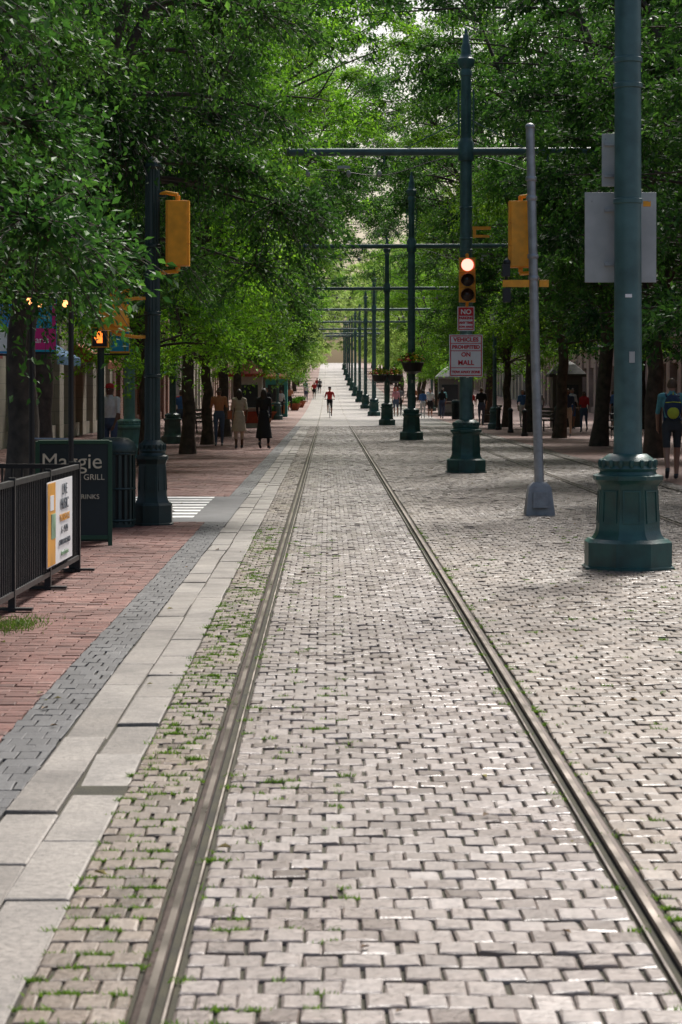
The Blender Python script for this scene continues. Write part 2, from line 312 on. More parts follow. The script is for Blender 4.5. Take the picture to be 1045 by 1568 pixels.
# ---------------------------------------------------------------- trees
def np_tube(pts,rad,n=6):
    pts=np.array(pts); m=len(pts); V=[];Fq=[]
    for i in range(m):
        d=pts[min(i+1,m-1)]-pts[max(i-1,0)]; d/=np.linalg.norm(d)+1e-9
        u=np.cross(d,[0.3,1,0.2]); u/=np.linalg.norm(u)+1e-9; w=np.cross(d,u)
        for j in range(n):
            an=2*math.pi*j/n; V.append(pts[i]+(u*math.cos(an)+w*math.sin(an))*rad[i])
    for i in range(m-1):
        for j in range(n): Fq.append((i*n+j,i*n+(j+1)%n,(i+1)*n+(j+1)%n,(i+1)*n+j))
    return np.array(V),np.array(Fq)
def tree_mesh(name,seed,R,zb,zt,fork,leafm,nclump=105,twigs=15,lpt=42,leaf=0.13,tr=0.19,lean=0.0,droop=0.3,cl=1.15,vase=None):
    """vase=(z, low, high): crown radius factor below / above height z"""
    rs=np.random.RandomState(seed); Vs=[];Fs=[];MI=[];RN=[];o=0
    def addt(p,r,n=6):
        nonlocal o
        V,Fq=np_tube(p,r,n); Vs.append(V);Fs.append(Fq+o); o+=len(V); MI.append(np.zeros(len(Fq))); RN.append(np.zeros(len(Fq)))
    wob=rs.normal(0,0.06,(6,2)); tp=[]
    for i in range(6):
        t=i/5; tp.append((wob[i,0]*t+lean*t,wob[i,1]*t,fork*t-0.05))
    addt(tp,[tr*1.45]+[tr*(1.08-0.25*i/5) for i in range(1,6)],12)
    limbs=[]; nl=7; top=np.array(tp[-1])
    for k in range(nl):
        a=2*math.pi*k/nl+rs.uniform(-.3,.3); out=R*rs.uniform(0.35,0.7) if k<nl-1 else 0.4; h=fork+(zt-fork)*rs.uniform(0.5,0.85)
        end=np.array([math.cos(a)*out,math.sin(a)*out,h]); mid=top*0.5+end*0.5+[math.cos(a)*0.1,math.sin(a)*0.1,0.1]
        pts=[(1-t)**2*top+2*t*(1-t)*mid+t*t*end for t in np.linspace(0,1,8)]; pts=np.array(pts)+np.vstack([np.zeros((1,3)),rs.normal(0,0.08,(7,3))])
        addt(pts,list(np.linspace(tr*0.62,0.035,8)),8); limbs.append(pts)
    LP=np.vstack(limbs)
    ph=rs.uniform(0,6.28,4); cc=[]
    while len(cc)<nclump:
        u=rs.rand()**0.85; a=rs.uniform(0,2*math.pi)
        prof=(0.62+0.38*math.sin(math.pi*min(1,0.15+u*0.8)))*(1.0 if u<0.72 else max(0.25,1-((u-0.72)/0.28)**2*0.75))
        z=zb+u*(zt-zb)
        if vase:
            t=min(1,max(0,(z-vase[0]+0.7)/1.6)); prof=vase[1]*(1-t)+vase[2]*t*(1 if u<0.85 else 1-((u-0.85)/0.15)**2*0.5)
        lob=1+0.14*math.sin(2*a+ph[0])+0.10*math.sin(3*a+ph[1]+u*3)
        rr=R*prof*lob*math.sqrt(rs.uniform(0.12,1)); cc.append([rr*math.cos(a),rr*math.sin(a),z-(0.25*(rr/R)**2 if not vase else 0)])
    cc=np.array(cc)
    L=[];LR=[];D=[]
    for c in cc:
        j=np.argmin(((LP-c)**2).sum(1)+np.where(LP[:,2]>c[2]+0.4,3,0)); s=LP[j]
        mid=(s+c)/2+np.array([0,0,0.25]); pts=[(1-t)**2*s+2*t*(1-t)*mid+t*t*c for t in np.linspace(0,1,5)]
        addt(pts,[0.04,0.033,0.026,0.018,0.01],5)
        br=rs.uniform(-0.28,0.28); outd=np.array([c[0],c[1],0]); outd/=np.linalg.norm(outd)+1e-6
        for k in range(twigs):
            d=rs.normal(0,1,3)*[1,1,0.45]+outd*0.4; d/=np.linalg.norm(d); ln=rs.uniform(0.5,1.0)*cl
            t=rs.rand(lpt)**0.75; p=c+d*ln*t[:,None]; p[:,2]-=droop*ln*t*t
            p+=rs.normal(0,0.05+0.03*t[:,None],(lpt,3)); L.append(p); LR.append(np.clip(rs.normal(0.40,0.18,lpt)+br+0.2*t-0.05,0,1)); D.append(np.repeat(d[None],lpt,0))
            addt([c,c+d*ln*0.5-[0,0,droop*ln*0.25],c+d*ln-[0,0,droop*ln]],[0.008,0.006,0.003],3)
    L=np.vstack(L);LR=np.concatenate(LR);D=np.vstack(D); n=len(L)
    d=D*0.6+rs.normal(0,0.6,(n,3)); d[:,2]-=0.25; d/=np.linalg.norm(d,axis=1)[:,None]
    up=rs.normal(0,0.65,(n,3)); up[:,2]+=0.8; w=np.cross(d,up); w/=np.linalg.norm(w,axis=1)[:,None]+1e-6; nn=np.cross(w,d)
    s=leaf*rs.uniform(0.6,1.25,n)[:,None]
    V=np.stack([L,L+d*s*0.45+w*s*0.24+nn*s*0.07,L+d*s,L+d*s*0.45-w*s*0.24+nn*s*0.07],1).reshape(-1,3)
    Vs.append(V);Fs.append(np.arange(4*n).reshape(-1,4)+o);MI.append(np.ones(n));RN.append(LR)
    mi=np.concatenate(MI)
    return mesh_np(name,np.vstack(Vs),np.vstack(Fs),[BARK,leafm],np.concatenate(RN),mi,link=False,smooth=(mi==0))
T={}
T['near']=tree_mesh('tree_near',1,3.6,2.85,8.5,2.6,LOAK,150,18,60,0.078,0.2,0,0.45,0.95)
T['oak1']=tree_mesh('tree_oak_a',2,4.9,3.2,14.5,3.2,LOAK,130,15,42,0.125,vase=(7.7,0.52,1.34))
T['oak2']=tree_mesh('tree_oak_b',3,5.3,3.4,15,3.5,LOAK,130,15,42,0.125,lean=0.3,vase=(7.8,0.48,1.26))
T['oakr']=tree_mesh('tree_oak_c',9,5.0,3.0,13,3.2,LOAK,125,15,40,0.13)
T['loc1']=tree_mesh('tree_loc_a',4,4.4,2.2,13,2.6,LLOC,130,16,42,0.105,0.16,0,0.2,vase=(7.6,0.56,1.2))
T['loc2']=tree_mesh('tree_loc_b',5,4.8,2.6,14,2.8,LLOC,130,16,42,0.105,0.17,0.2,0.2,vase=(7.6,0.5,1.15))
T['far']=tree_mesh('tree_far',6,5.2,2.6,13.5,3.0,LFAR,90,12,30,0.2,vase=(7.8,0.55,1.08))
def tree(kind,x,y,s=1,rz=None,sh=1):
    nm={'near':'oak_tree','oak1':'oak_tree','oak2':'oak_tree','oakr':'oak_tree','loc1':'honey_locust_tree','loc2':'honey_locust_tree','far':'street_tree'}[kind]
    o=bpy.data.objects.new(nm,T[kind]); sc.collection.objects.link(o); o.location=(x,y,gzf(y)); o.rotation_euler=(0,0,random.uniform(0,6.28) if rz is None else rz); o.scale=(s*sh,s*sh,s)
tree('near',-4.55,15.0,1.0,0.4); tree('near',-5.1,20.5,1.0,3.6); tree('near',-4.05,29.2,1.15,2.0,0.9)
for (k,x,y,s) in [('oak1',-5.0,39,0.97),('loc1',-3.9,47.5,0.97),('loc2',-3.55,56,0.98),('loc1',-3.6,66,1.0),('oak1',-3.6,77,1.0),('loc2',-3.6,88,1.05),('oak2',-3.6,99,1.05),('loc1',-3.6,112,1),('oak1',-3.7,126,1),
    ('oakr',7.6,31,0.85),('oakr',8.2,41,0.98),('oak1',7.8,53,1.1),('oak2',7.8,64,1.12),('loc2',7.8,75,1.15),('oak1',7.8,86,1.1),('loc1',7.8,97,1.1),('oak2',7.8,109,1.05),('loc2',7.8,122,1.05),
    ('oakr',12.8,46,1.0),('oakr',13,68,1.1),('oakr',13,92,1.1)]:
    tree(k,x,y,s)
y=140
while y<410:
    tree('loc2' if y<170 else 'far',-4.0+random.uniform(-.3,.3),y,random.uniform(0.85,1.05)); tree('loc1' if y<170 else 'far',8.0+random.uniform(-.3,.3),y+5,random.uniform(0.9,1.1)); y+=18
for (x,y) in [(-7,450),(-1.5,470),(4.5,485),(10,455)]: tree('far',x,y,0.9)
# ---------------------------------------------------------------- buildings
def building(name,xf,side,y0,y1,h,wall,trim,bay=3.6,st=3.8):
    z0=min(gzf(y0),gzf(y1))-0.3; b=MB(); d=14; xc=xf+side*(d/2+0.35)
    b.box((xc,(y0+y1)/2,z0+h/2),(d,y1-y0-0.1,h),GLASS)
    nb=max(2,int(round((y1-y0)/bay))); w=(y1-y0)/nb; ns=int(h/st)
    for i in range(nb+1):
        yy=min(max(y0+i*w,y0+0.5),y1-0.5); b.box((xf+side*0.25,yy,z0+h/2),(0.6,1.15,h-0.02),wall)
    for j in range(ns+1):
        zz=z0+min(h-0.5,j*st+ (0.0 if j else 0.3)); hh=1.25 if j else 0.7
        b.box((xf+side*0.31,(y0+y1)/2,zz+0.1),(0.5,y1-y0-0.03,hh),wall)
        if j: b.box((xf+side*0.0,(y0+y1)/2,zz+0.78),(0.35,y1-y0-0.2,0.1),trim)
    for i in range(nb):
        yy=y0+(i+0.5)*w
        for j in range(ns):
            zz=z0+j*st+2.2; b.box((xf+side*0.32,yy,zz),(0.06,0.07,st*0.75),trim); b.box((xf+side*0.315,yy,zz+0.2),(0.05,w-1.1,0.07),trim)
    b.box((xf+side*0.1,(y0+y1)/2,z0+h+0.2),(1.3,y1-y0+0.5,0.4),trim); b.box((xf+side*0.2,(y0+y1)/2,z0+h-0.3),(0.9,y1-y0+0.2,0.3),trim)
    b.box((xc+side*0.2,y0-0.12,z0+h/2),(d-0.6,0.3,h-0.05),wall)
    for j in range(ns):
        for q in range(3):
            xx=xc+(q-1)*4; zz=z0+j*st+2.1
            b.box((xx,y0-0.29,zz),(1.5,0.06,2.0),trim); b.box((xx,y0-0.325,zz),(1.3,0.04,1.8),GLASS); b.box((xx,y0-0.35,zz),(1.3,0.03,0.06),trim)
    b.obj(name,smooth=False)
WB=bricktex('wall_brick',(0.27,0.11,0.075),(0.34,0.15,0.10),(0.3,0.27,0.24),0.22,0.075,0.8,True)
WB2=bricktex('wall_brick_pink',(0.42,0.27,0.22),(0.48,0.32,0.26),(0.4,0.36,0.32),0.22,0.075,0.8,True)
WS=bricktex('wall_stone',(0.46,0.42,0.35),(0.5,0.46,0.39),(0.3,0.28,0.24),0.9,0.45,0.8,True)
TR=mat('stone_trim',(0.48,0.45,0.4),0.8)
TRD=mat('dark_trim',(0.06,0.06,0.06),0.6)
seg=[(34,60,12,WS,TR),(60.5,92,11,WS,TR),(92.5,125,14,WB,TR),(134,170,16,WS,TRD),(170.5,210,12,WB2,TR),(222,270,18,WS,TR),(271,330,13,WB,TR),(342,410,16,WS,TR)]
for (a,b_,h,w,t) in seg: building('brick_building' if w is not WS else 'stone_building',-9.0,-1,a,b_,h,w,t)
for (a,b_,h,w,t) in [(34,70,14,WB,TRD),(71,118,17,WB2,TR),(130,175,22,WB2,TR),(176,230,14,WS,TR),(242,300,18,WB2,TR),(301,400,15,WB,TR)]: building('brick_building' if w is not WS else 'stone_building',17.0,1,a,b_,h,w,t)
building('stone_building',-34,1,470,500,14,WS,TR); building('brick_building',16,1,450,500,20,WB2,TR)
def awning(y,w,c):
    b=MB(); m=mat('awning_cloth',c,0.8,0,0.15,3)
    b.add([(-8.95,y-w/2,3.3),(-7.7,y-w/2,2.6),(-7.7,y+w/2,2.6),(-8.95,y+w/2,3.3),(-7.7,y-w/2,2.35),(-7.7,y+w/2,2.35),(-8.95,y-w/2,2.6)],[(0,1,2,3),(1,4,5,2),(0,6,1)],m); b.obj('shop_awning',(0,0,gzf(y)),smooth=False)
awning(50,5,(0.3,0.03,0.04)); awning(66,6,(0.05,0.15,0.3)); awning(80,5,(0.35,0.1,0.03)); awning(105,6,(0.03,0.18,0.15))
# ---------------------------------------------------------------- street poles
def octbase(b,s,m,hh=1.0):
    r8=R_(22.5)
    b.lathe([(0.43*s,-0.02),(0.43*s,0.02),(0.405*s,0.03),(0.405*s,0.24*hh),(0.37*s,0.27*hh)],m,n=8,rot=r8)
    b.lathe([(0.35*s,0.26*hh),(0.31*s,0.31*hh),(0.295*s,0.36*hh),(0.275*s,0.74*hh),(0.30*s,0.78*hh),(0.325*s,0.80*hh),(0.325*s,0.835*hh),(0.28*s,0.85*hh)],m,n=8,rot=r8)
    b.lathe([(0.27*s,0.84*hh),(0.25*s,0.875*hh),(0.265*s,0.90*hh),(0.24*s,0.93*hh),(0.25*s,0.97*hh),(0.215*s,1.0*hh),(0.17*s,1.03*hh)],m,n=24)
    for k in range(8):
        a=k*math.pi/4
        old=b.M; b.M=old@Matrix.Rotation(a,4,'Z')
        for (yy,zz,dy,dz) in [(0,0.42,0.16,0.014),(0,0.70,0.16,0.014),(-0.073,0.56,0.014,0.27),(0.073,0.56,0.014,0.27)]:
            ap=(0.295-0.0526*(zz-0.36))*math.cos(r8)*s
            b.box((ap,yy*s,zz*hh),(0.016*s,dy*s,dz*hh),m,ry=R_(-2.8))
        b.M=old
    for k in range(16):
        a=k*math.pi/8; b.ell((0.245*s*math.cos(a),0.245*s*math.sin(a),0.945*hh),(0.026*s,0.026*s,0.045*hh),m,6,4)
def cat_pole(x,y,arms=True,name='catenary_pole'):
    b=MB(); octbase(b,1.0,GREENB)
    b.lathe([(0.135,1.0),(0.128,1.1),(0.122,3.0),(0.116,6.2)],GREEN,n=24)
    for z in (3.28,4.32,4.55,5.15): b.lathe([(0.12,z),(0.132,z+0.008),(0.132,z+0.045),(0.12,z+0.053)],GREEN,n=24)
    b.lathe([(0.15,6.1),(0.155,6.14),(0.155,6.46),(0.13,6.5),(0.112,6.55)],GREEN,n=20)
    b.lathe([(0.105,6.5),(0.10,7.75),(0.12,7.77),(0.12,7.85),(0.10,7.9),(0.17,8.0),(0.17,8.1),(0.12,8.14),(0.10,8.2),(0.095,8.35),(0.07,8.4),(0.06,8.55),(0.03,8.6),(0.035,8.66),(0.0,8.72)],GREEN,n=20)
    b.tube([(0,-0.13,6.65),(0,-0.15,7.0),(0,-0.13,7.4)],0.02,GREEN,6); b.tube([(0.14,0,6.6),(0.15,0,7.5)],0.018,GREEN,6); b.tube([(-0.14,0,6.6),(-0.15,0,7.5)],0.018,GREEN,6)
    # small labels, access plate and tape marks on the shaft
    b.box((0.02,-0.131,1.9),(0.05,0.006,0.1),SIGNB); b.box((-0.01,-0.128,2.45),(0.06,0.006,0.03),WHITE)
    if arms:
        b.tube([(-3.45,0,6.27),(3.45,0,6.3)],0.075,GREEN,14)
        for s in(-1,1):
            b.lathe([(0.085,0),(0.095,0.02),(0.095,0.06),(0.05,0.1)],GREEN,(s*3.42,0,6.28),12,axis=(s,0,0))
            b.tube([(s*3.3,0,6.25),(s*3.3,0,6.02),(s*3.12,0,5.92)],0.018,GREEN,6); b.tube([(s*1.6,0,6.25),(s*1.6,0,6.05)],0.018,GREEN,6)
            pts=[(s*(3.12-2.9*t),0,5.92+0.05*math.sin(t*9)-0.18*math.sin(math.pi*t)+0.25*t) for t in np.linspace(0,1,12)]; b.tube(pts,0.009,BLACK,5)
            for q in (3.1,2.3,1.7): b.ell((s*q,0,5.85),(0.05,0.05,0.07),SIGNB,8,5)
            b.box((s*2.4,0,5.98),(0.25,0.1,0.05),STEEL)
            b.tube([(s*0.1,0,6.9),(s*1.2,0,6.34)],0.012,GREEN,6)
    b.obj(name,(x,y,gzf(y)),bevel=0)
ys=[20.0,43.5,72,102,131,161,191,222,253,284,316,350,385]
for yy in ys: cat_pole(2.7,yy)
FL=[mat('petal_yellow',(0.8,0.55,0.03),0.6),mat('petal_red',(0.6,0.03,0.08),0.6)]
def hanging(x,y,z,s=1.0):
    b=MB()
    b.lathe([(0.1,-0.36),(0.27,-0.28),(0.36,-0.02),(0.38,0.0),(0.36,0.02)],BLACK,n=18)
    b.tube([(0,0.0,0.02),(0,0.12,0.45),(0,0.3,0.5)],0.012,BLACK,5)
    rs=random.Random(3)
    for k in range(320):
        a=rs.uniform(0,6.28); r=rs.uniform(0,0.45)*1.0; zz=0.05+0.26*(1-(r/0.46)**2)*rs.random()+rs.uniform(-0.05,0.04); m=LLOC if rs.random()<0.62 else FL[rs.random()<0.35]
        c=Vector((r*math.cos(a),r*math.sin(a),zz)); d=Vector((rs.gauss(0,1),rs.gauss(0,1),rs.gauss(0.5,.6))).normalized()*0.1; w=d.cross(Vector((rs.gauss(0,1),rs.gauss(0,1),rs.gauss(0,1)))).normalized()*0.04
        b.add([c,c+d*.5+w,c+d,c+d*.5-w],[(0,1,2,3)],m)
    b.obj('hanging_flower_basket',(x,y,z),smooth=False)
hanging(2.72,71.55,gzf(71.5)+2.5); hanging(2.35,101.5,gzf(101)+2.3); hanging(3.05,101.5,gzf(101)+2.3)
def signal_head(b,c,face,lit=None,n=3,s=1.0):
    x,y,z=c; H=0.29*s*n
    for k in range(n):
        zz=z+H/2-0.145*s-k*0.29*s
        b.box((x,y,zz),(0.31*s,0.2*s,0.284*s),YEL)
        L_={'r':0,'y':1,'g':2}.get(lit,-1)==k
        m=LIT if L_ else LENS
        b.lathe([(0.118*s,0),(0.115*s,0.01),(0.06*s,0.028),(0.001,0.032)],m,(x,y+face*0.101*s,zz),18,axis=(0,face,0))
        if not L_: b.lathe([(0.128*s,0),(0.128*s,0.006)],BLACK,(x,y+face*0.1*s,zz),18,axis=(0,face,0))
        vs=[];fs=[]; q=14
        for i in range(q+1):
            a=R_(-35)+R_(250)*i/q; ca,sa=math.cos(a)*0.135*s,math.sin(a)*0.135*s
            ln=(0.24 if 20<math.degrees(a)<160 else 0.14)*s
            vs+=[(x+ca,y+face*0.1*s,zz+sa),(x+ca,y+face*(0.1*s+ln),zz+sa-0.02*s)]
            if i: fs.append((2*i-2,2*i,2*i+1,2*i-1))
        b.add(vs,fs,BLACKV)
    b.box((x,y-face*0.115*s,z),(0.26*s,0.03*s,H*0.97),YEL)
    b.lathe([(0.03,0),(0.03,0.06)],YEL,(x,y,z+H/2),10); b.lathe([(0.03,0),(0.03,0.06)],YEL,(x,y,z-H/2-0.06),10)
LENS=mat('lens_dark',(0.05,0.03,0.02),0.25); LIT=mat('lens_lit_red',(0.9,0.2,0.1),0.3,emit=(1.0,0.33,0.26),estr=2.6); BLACKV=mat('visor',(0.4,0.15,0.02),0.6)
b=MB(); signal_head(b,(2.7,43.15,3.75),-1,'r'); b.tube([(2.7,43.4,4.25),(2.7,43.15,4.25)],0.025,YEL,8); b.tube([(2.7,43.4,3.25),(2.7,43.15,3.25)],0.025,YEL,8); b.obj('traffic_signal')
b=MB(); b.box((3.0,43.42,4.78),(0.36,0.05,0.06),YEL); b.box((3.0,43.42,4.62),(0.3,0.05,0.05),YEL); b.box((2.86,43.42,4.7),(0.06,0.06,0.22),YEL); b.obj('signal_bracket')
def sign(name,c,w,h,lines,border=True,hdr=None):
    b=MB(); x,y,z=c; b.box((0,0,0),(w,0.012,h),WHITE); b.box((0,0.03,0),(0.05,0.05,h*0.8),STEEL)
    if border:
        t=0.018; i=0.016
        for zz in(-1,1): b.box((0,-0.008,zz*(h/2-i-t/2)),(w-2*i,0.004,t),RED)
        for xx in(-1,1): b.box((xx*(w/2-i-t/2),-0.0081,0),(t,0.004,h-2*i-2*t-0.002),RED)
    if hdr: b.box((0,-0.009,hdr[0]),(w-0.07,0.004,hdr[1]),RED)
    o=b.obj(name,c,smooth=False)
    for (t,zz,sz,m) in lines: txt(t,(0,-0.014,zz),sz,m,o,bold=0.0035)
    return o
sign('no_parking_sign',(2.68,43.2,3.0),0.33,0.47,[('NO',0.13,0.13,WHITE),('PARKING',0.01,0.066,RED),('ANY TIME',-0.08,0.058,RED),('TOW AWAY',-0.16,0.05,RED)],True,(0.13,0.15))
so_=sign('vehicles_prohibited_sign',(2.68,43.2,2.28),0.65,0.82,[('VEHICLES',0.31,0.115,RED),('PROHIBITED',0.165,0.097,RED),('ON',0.02,0.115,RED),('MALL',-0.14,0.13,RED),('TOW AWAY ZONE',-0.32,0.062,RED)])
b=MB()
for zz in (0.24,0.095,-0.235): b.box((0,-0.0085,zz),(0.6,0.004,0.013),RED)
b.obj('sign_rules',parent=so_,smooth=False)
b=MB()
for (c,d) in [((2.66,20.2,2.995),(0.65,0.012,0.82)),((2.66,20.22,3.70),(0.335,0.012,0.48))]:
    b.box(c,d,SIGNB); b.box((c[0],c[1]-0.02,c[2]+d[2]*0.3),(0.3,0.03,0.03),STEEL); b.box((c[0],c[1]-0.02,c[2]-d[2]*0.3),(0.3,0.03,0.03),STEEL)
    for q in(-1,1): b.lathe([(0.008,0),(0.008,0.006)],STEEL,(c[0]+d[0]*0.4*q,c[1]-0.006,c[2]+d[2]*0.4),6,axis=(0,-1,0))
b.box((2.9,20.192,3.3),(0.07,0.003,0.05),YEL)
b.obj('street_sign_back',bevel=0.003)
b=MB(); 
b.lathe([(0.26,-0.01),(0.26,0.03),(0.2,0.36),(0.15,0.4),(0.12,0.42)],CONC,n=4,rot=R_(45)); b.box((0,0,0.2),(0.2,0.44,0.2),CONC,top=(0.9,0.85))
b.tube([(0,0,0.38),(-0.05,0,2.0),(-0.12,0,5.0)],[0.062,0.06,0.056],STEEL,16)
b.ell((-0.12,0,5.0),(0.065,0.065,0.05),STEEL)
for z in (3.02,3.3,4.05,4.3): b.lathe([(0.066,0),(0.072,0.01),(0.072,0.05),(0.066,0.06)],STEEL,(-0.05-0.024*(z-2),0,z),14)
b.obj('signal_pole',(2.72,28.6,0))
b=MB(); signal_head(b,(2.5,28.85,3.63),1); b.tube([(2.62,28.65,3.12),(2.5,28.85,3.12)],0.025,YEL); b.tube([(2.62,28.65,4.12),(2.5,28.85,4.12)],0.025,YEL)
b.box((2.42,28.6,2.98),(0.34,0.06,0.09),YEL); b.box((2.78,28.6,2.98),(0.12,0.07,0.09),YEL)
b.tube([(2.3,28.6,3.0),(2.28,28.6,3.2)],0.02,BLACK); b.box((2.29,28.6,3.15),(0.1,0.14,0.16),BLACK); b.box((2.3,28.6,2.83),(0.1,0.1,0.18),BLACK); b.ell((2.3,28.58,3.25),(0.05,0.05,0.05),BLACK)
b.obj('traffic_signal',bevel=0.006)
b=MB(); octbase(b,0.62,GREEND,0.98)
vs=[];fs=[];n=32
for j,(r,z) in enumerate([(0.105,0.98),(0.095,1.1),(0.088,4.25)]):
    for i in range(n):
        rr=r*(1.0 if i%2 else 0.9); a=2*math.pi*i/n; vs.append((rr*math.cos(a),rr*math.sin(a),z))
for j in range(2):
    for i in range(n): fs.append((j*n+i,j*n+(i+1)%n,(j+1)*n+(i+1)%n,(j+1)*n+i))
b.add(vs,fs,GREEND)
for z in (1.75,2.5,3.3): b.lathe([(0.09,z),(0.105,z+0.01),(0.105,z+0.04),(0.09,z+0.05)],GREEND,n=20)
b.lathe([(0.09,4.24),(0.11,4.27),(0.10,4.32),(0.05,4.38),(0,4.4)],GREEND,n=16)
b.obj('signal_pole',(-2.1,26.5,0),ang=20)
b=MB(); signal_head(b,(-1.79,26.4,3.47),1,None,3,0.9); b.tube([(-2.1,26.5,3.93),(-1.93,26.45,3.96),(-1.79,26.4,3.93)],0.025,YEL); b.tube([(-2.1,26.5,3.0),(-1.79,26.4,3.02)],0.025,YEL); b.box((-2.0,26.5,3.95),(0.12,0.1,0.08),GREEND)
b.obj('traffic_signal',bevel=0.006)
b=MB(); signal_head(b,(-2.55,26.4,2.47),1,None,1,1.1); b.lathe([(0.13,0),(0.12,0.08),(0.07,0.1)],YEL,(-2.5,26.28,2.47),10,axis=(0.5,-1,0)); b.tube([(-2.55,26.4,2.28),(-2.3,26.45,2.24),(-2.1,26.5,2.24)],0.022,YEL); b.tube([(-2.55,26.4,2.66),(-2.3,26.45,2.7),(-2.1,26.5,2.7)],0.022,YEL); b.obj('pedestrian_signal',bevel=0.008)
ORG=mat('hand_lit',(0.9,0.25,0.05),0.4,emit=(1,0.22,0.03),estr=2)
b=MB(); b.tube([(-4.1,40,0),(-4.1,40,4.2)],[0.07,0.055],GREEND,12); b.lathe([(0.16,0),(0.16,0.1),(0.12,0.5),(0.07,0.6)],GREEND,(-4.1,40,0),8); b.ell((-4.1,40,4.22),(0.08,0.08,0.08),GREEND)
b.box((-4.08,39.7,2.55),(0.3,0.16,0.36),YEL); b.box((-4.08,39.61,2.55),(0.26,0.03,0.32),BLACK); b.tube([(-4.1,40,2.5),(-4.08,39.7,2.5)],0.02,YEL)
b.box((-4.08,39.59,2.5),(0.1,0.015,0.1),ORG)
for k,(dx,l,a) in enumerate([(-0.04,0.09,0.1),(-0.013,0.11,0.03),(0.014,0.105,-0.03),(0.04,0.08,-0.1)]): b.box((-4.08+dx,39.588,2.55+l/2),(0.018,0.012,l),ORG,ry=-a)
b.box((-4.15,39.588,2.52),(0.018,0.012,0.08),ORG,ry=-0.6)
b.obj('pedestrian_signal')
def lamp_post(x,y,h,m,s=0.75):
    b=MB(); octbase(b,s,m,0.9); b.lathe([(0.12*s,0.9),(0.115*s,1.1),(0.1*s,h)],m,n=16)
    for z in (2.4,3.4,h-0.4): b.lathe([(0.1*s,z),(0.14*s,z+0.02),(0.14*s,z+0.06),(0.1*s,z+0.08)],m,n=16)
    b.lathe([(0.06,h),(0.16,h+0.08),(0.19,h+0.14),(0.1,h+0.2)],m,n=14); b.lathe([(0.12,h+0.18),(0.2,h+0.42),(0.16,h+0.62),(0.05,h+0.7)],WHITE,n=14); b.lathe([(0.2,h+0.64),(0.1,h+0.76),(0.02,h+0.9)],m,n=14)
    b.obj('street_lamp',(x,y,gzf(y)))
GREENL=mat('pole_green_paint_light',(0.14,0.29,0.28),0.45,0,0.2,6)
lamp_post(-4.75,53,5.6,GREENL,1.2)
lamp_post(-4.7,67,4.2,GREEN,0.9); lamp_post(-2.7,118,4.2,GREEN); lamp_post(6.9,92,4.2,GREEN); lamp_post(7,150,4.2,GREEN)
b=MB(); b.tube([(0,0,0),(0,0,3.05)],0.028,BLACK,10); b.lathe([(0.09,0),(0.09,0.02),(0.04,0.05)],BLACK,n=12); b.ell((0,0,3.07),(0.035,0.035,0.035),BLACK); b.obj('string_light_post',(-2.98,22.3,0))
b=MB(); b.tube([(0,0,0),(0,0,2.6)],0.028,BLACK,10); b.lathe([(0.09,0),(0.09,0.02),(0.04,0.05)],BLACK,n=12); b.ell((0,0,2.62),(0.035,0.035,0.035),BLACK); b.obj('string_light_post',(-2.62,22.6,0))
b=MB(); BULB=mat('bulb_glow',(1,0.6,0.3),0.3,emit=(1,0.42,0.14),estr=2.6)
W=[(-3.9,17.5,2.9),(-3.55,20,2.72),(-3.2,21.5,2.6),(-2.9,22,2.56),(-2.62,22.6,2.6)]
b.tube(W,0.006,BLACK,5)
for (x,y,z) in [(-3.22,21.4,2.6),(-2.87,22.05,2.54),(-2.67,22.5,2.56),(-2.95,21.9,2.56)]:
    b.lathe([(0.02,0),(0.02,-0.05)],BLACK,(x,y,z),8); b.ell((x,y,z-0.075),(0.03,0.03,0.04),BULB,10,6)
b.obj('string_lights')
# ---------------------------------------------------------------- left furniture
p0=Vector((-2.36,12.5,0)); p1=Vector((-2.215,19.6,0))
def fence_run(b,p0,p1):
    d=p1-p0; L=d.length; n=int(L/0.09); rz=math.atan2(d.y,d.x)
    for z,h in((0.93,0.04),(0.13,0.04)): b.box(((p0+p1)/2+Vector((0,0,z))),(L,0.04,h),BLACK,rz=rz)
    for i in range(n+1):
        p=p0+d*i/n; b.box((p.x,p.y,0.53),(0.016,0.016,0.77),BLACK,rz=rz)
    k=max(1,round(L/1.75))
    for i in range(k+1):
        p=p0+d*i/k; b.box((p.x,p.y,0.485),(0.05,0.05,0.97),BLACK,rz=rz); b.box((p.x+0.0,p.y,0.02),(0.3,0.08,0.02),BLACK,rz=rz+R_(90)); 
b=MB(); fence_run(b,p0,p1); fence_run(b,p1+Vector((-0.05,0.02,0)),Vector((-4.6,19.9,0)))
fo=b.obj('metal_fence',smooth=False)
b=MB(); PO=mat('poster_orange',(0.7,0.33,0.04),0.5,0,0.3,3); PGn=mat('poster_green',(0.25,0.4,0.25),0.5,0,0.6,5); PT=mat('poster_ink',(0.08,0.1,0.12),0.6)
dv=(p1-p0).normalized(); rzf=math.atan2(dv.y,dv.x); c=p0+dv*5.75+Vector((0.035,0,0.53))
b.box(c,(1.45,0.006,0.68),WHITE,rz=rzf); nrm=Vector((dv.y,-dv.x,0))
b.box(c-dv*0.5+nrm*0.005+Vector((0,0,0.0)),(0.42,0.003,0.66),PO,rz=rzf); b.box(c-dv*0.42+nrm*0.008+Vector((0,0,-0.02)),(0.24,0.003,0.2),PGn,rz=rzf); b.box(c-dv*0.5+nrm*0.008+Vector((0,0,0.17)),(0.2,0.003,0.12),WHITE,rz=rzf)
po=b.obj('festival_poster',smooth=False)
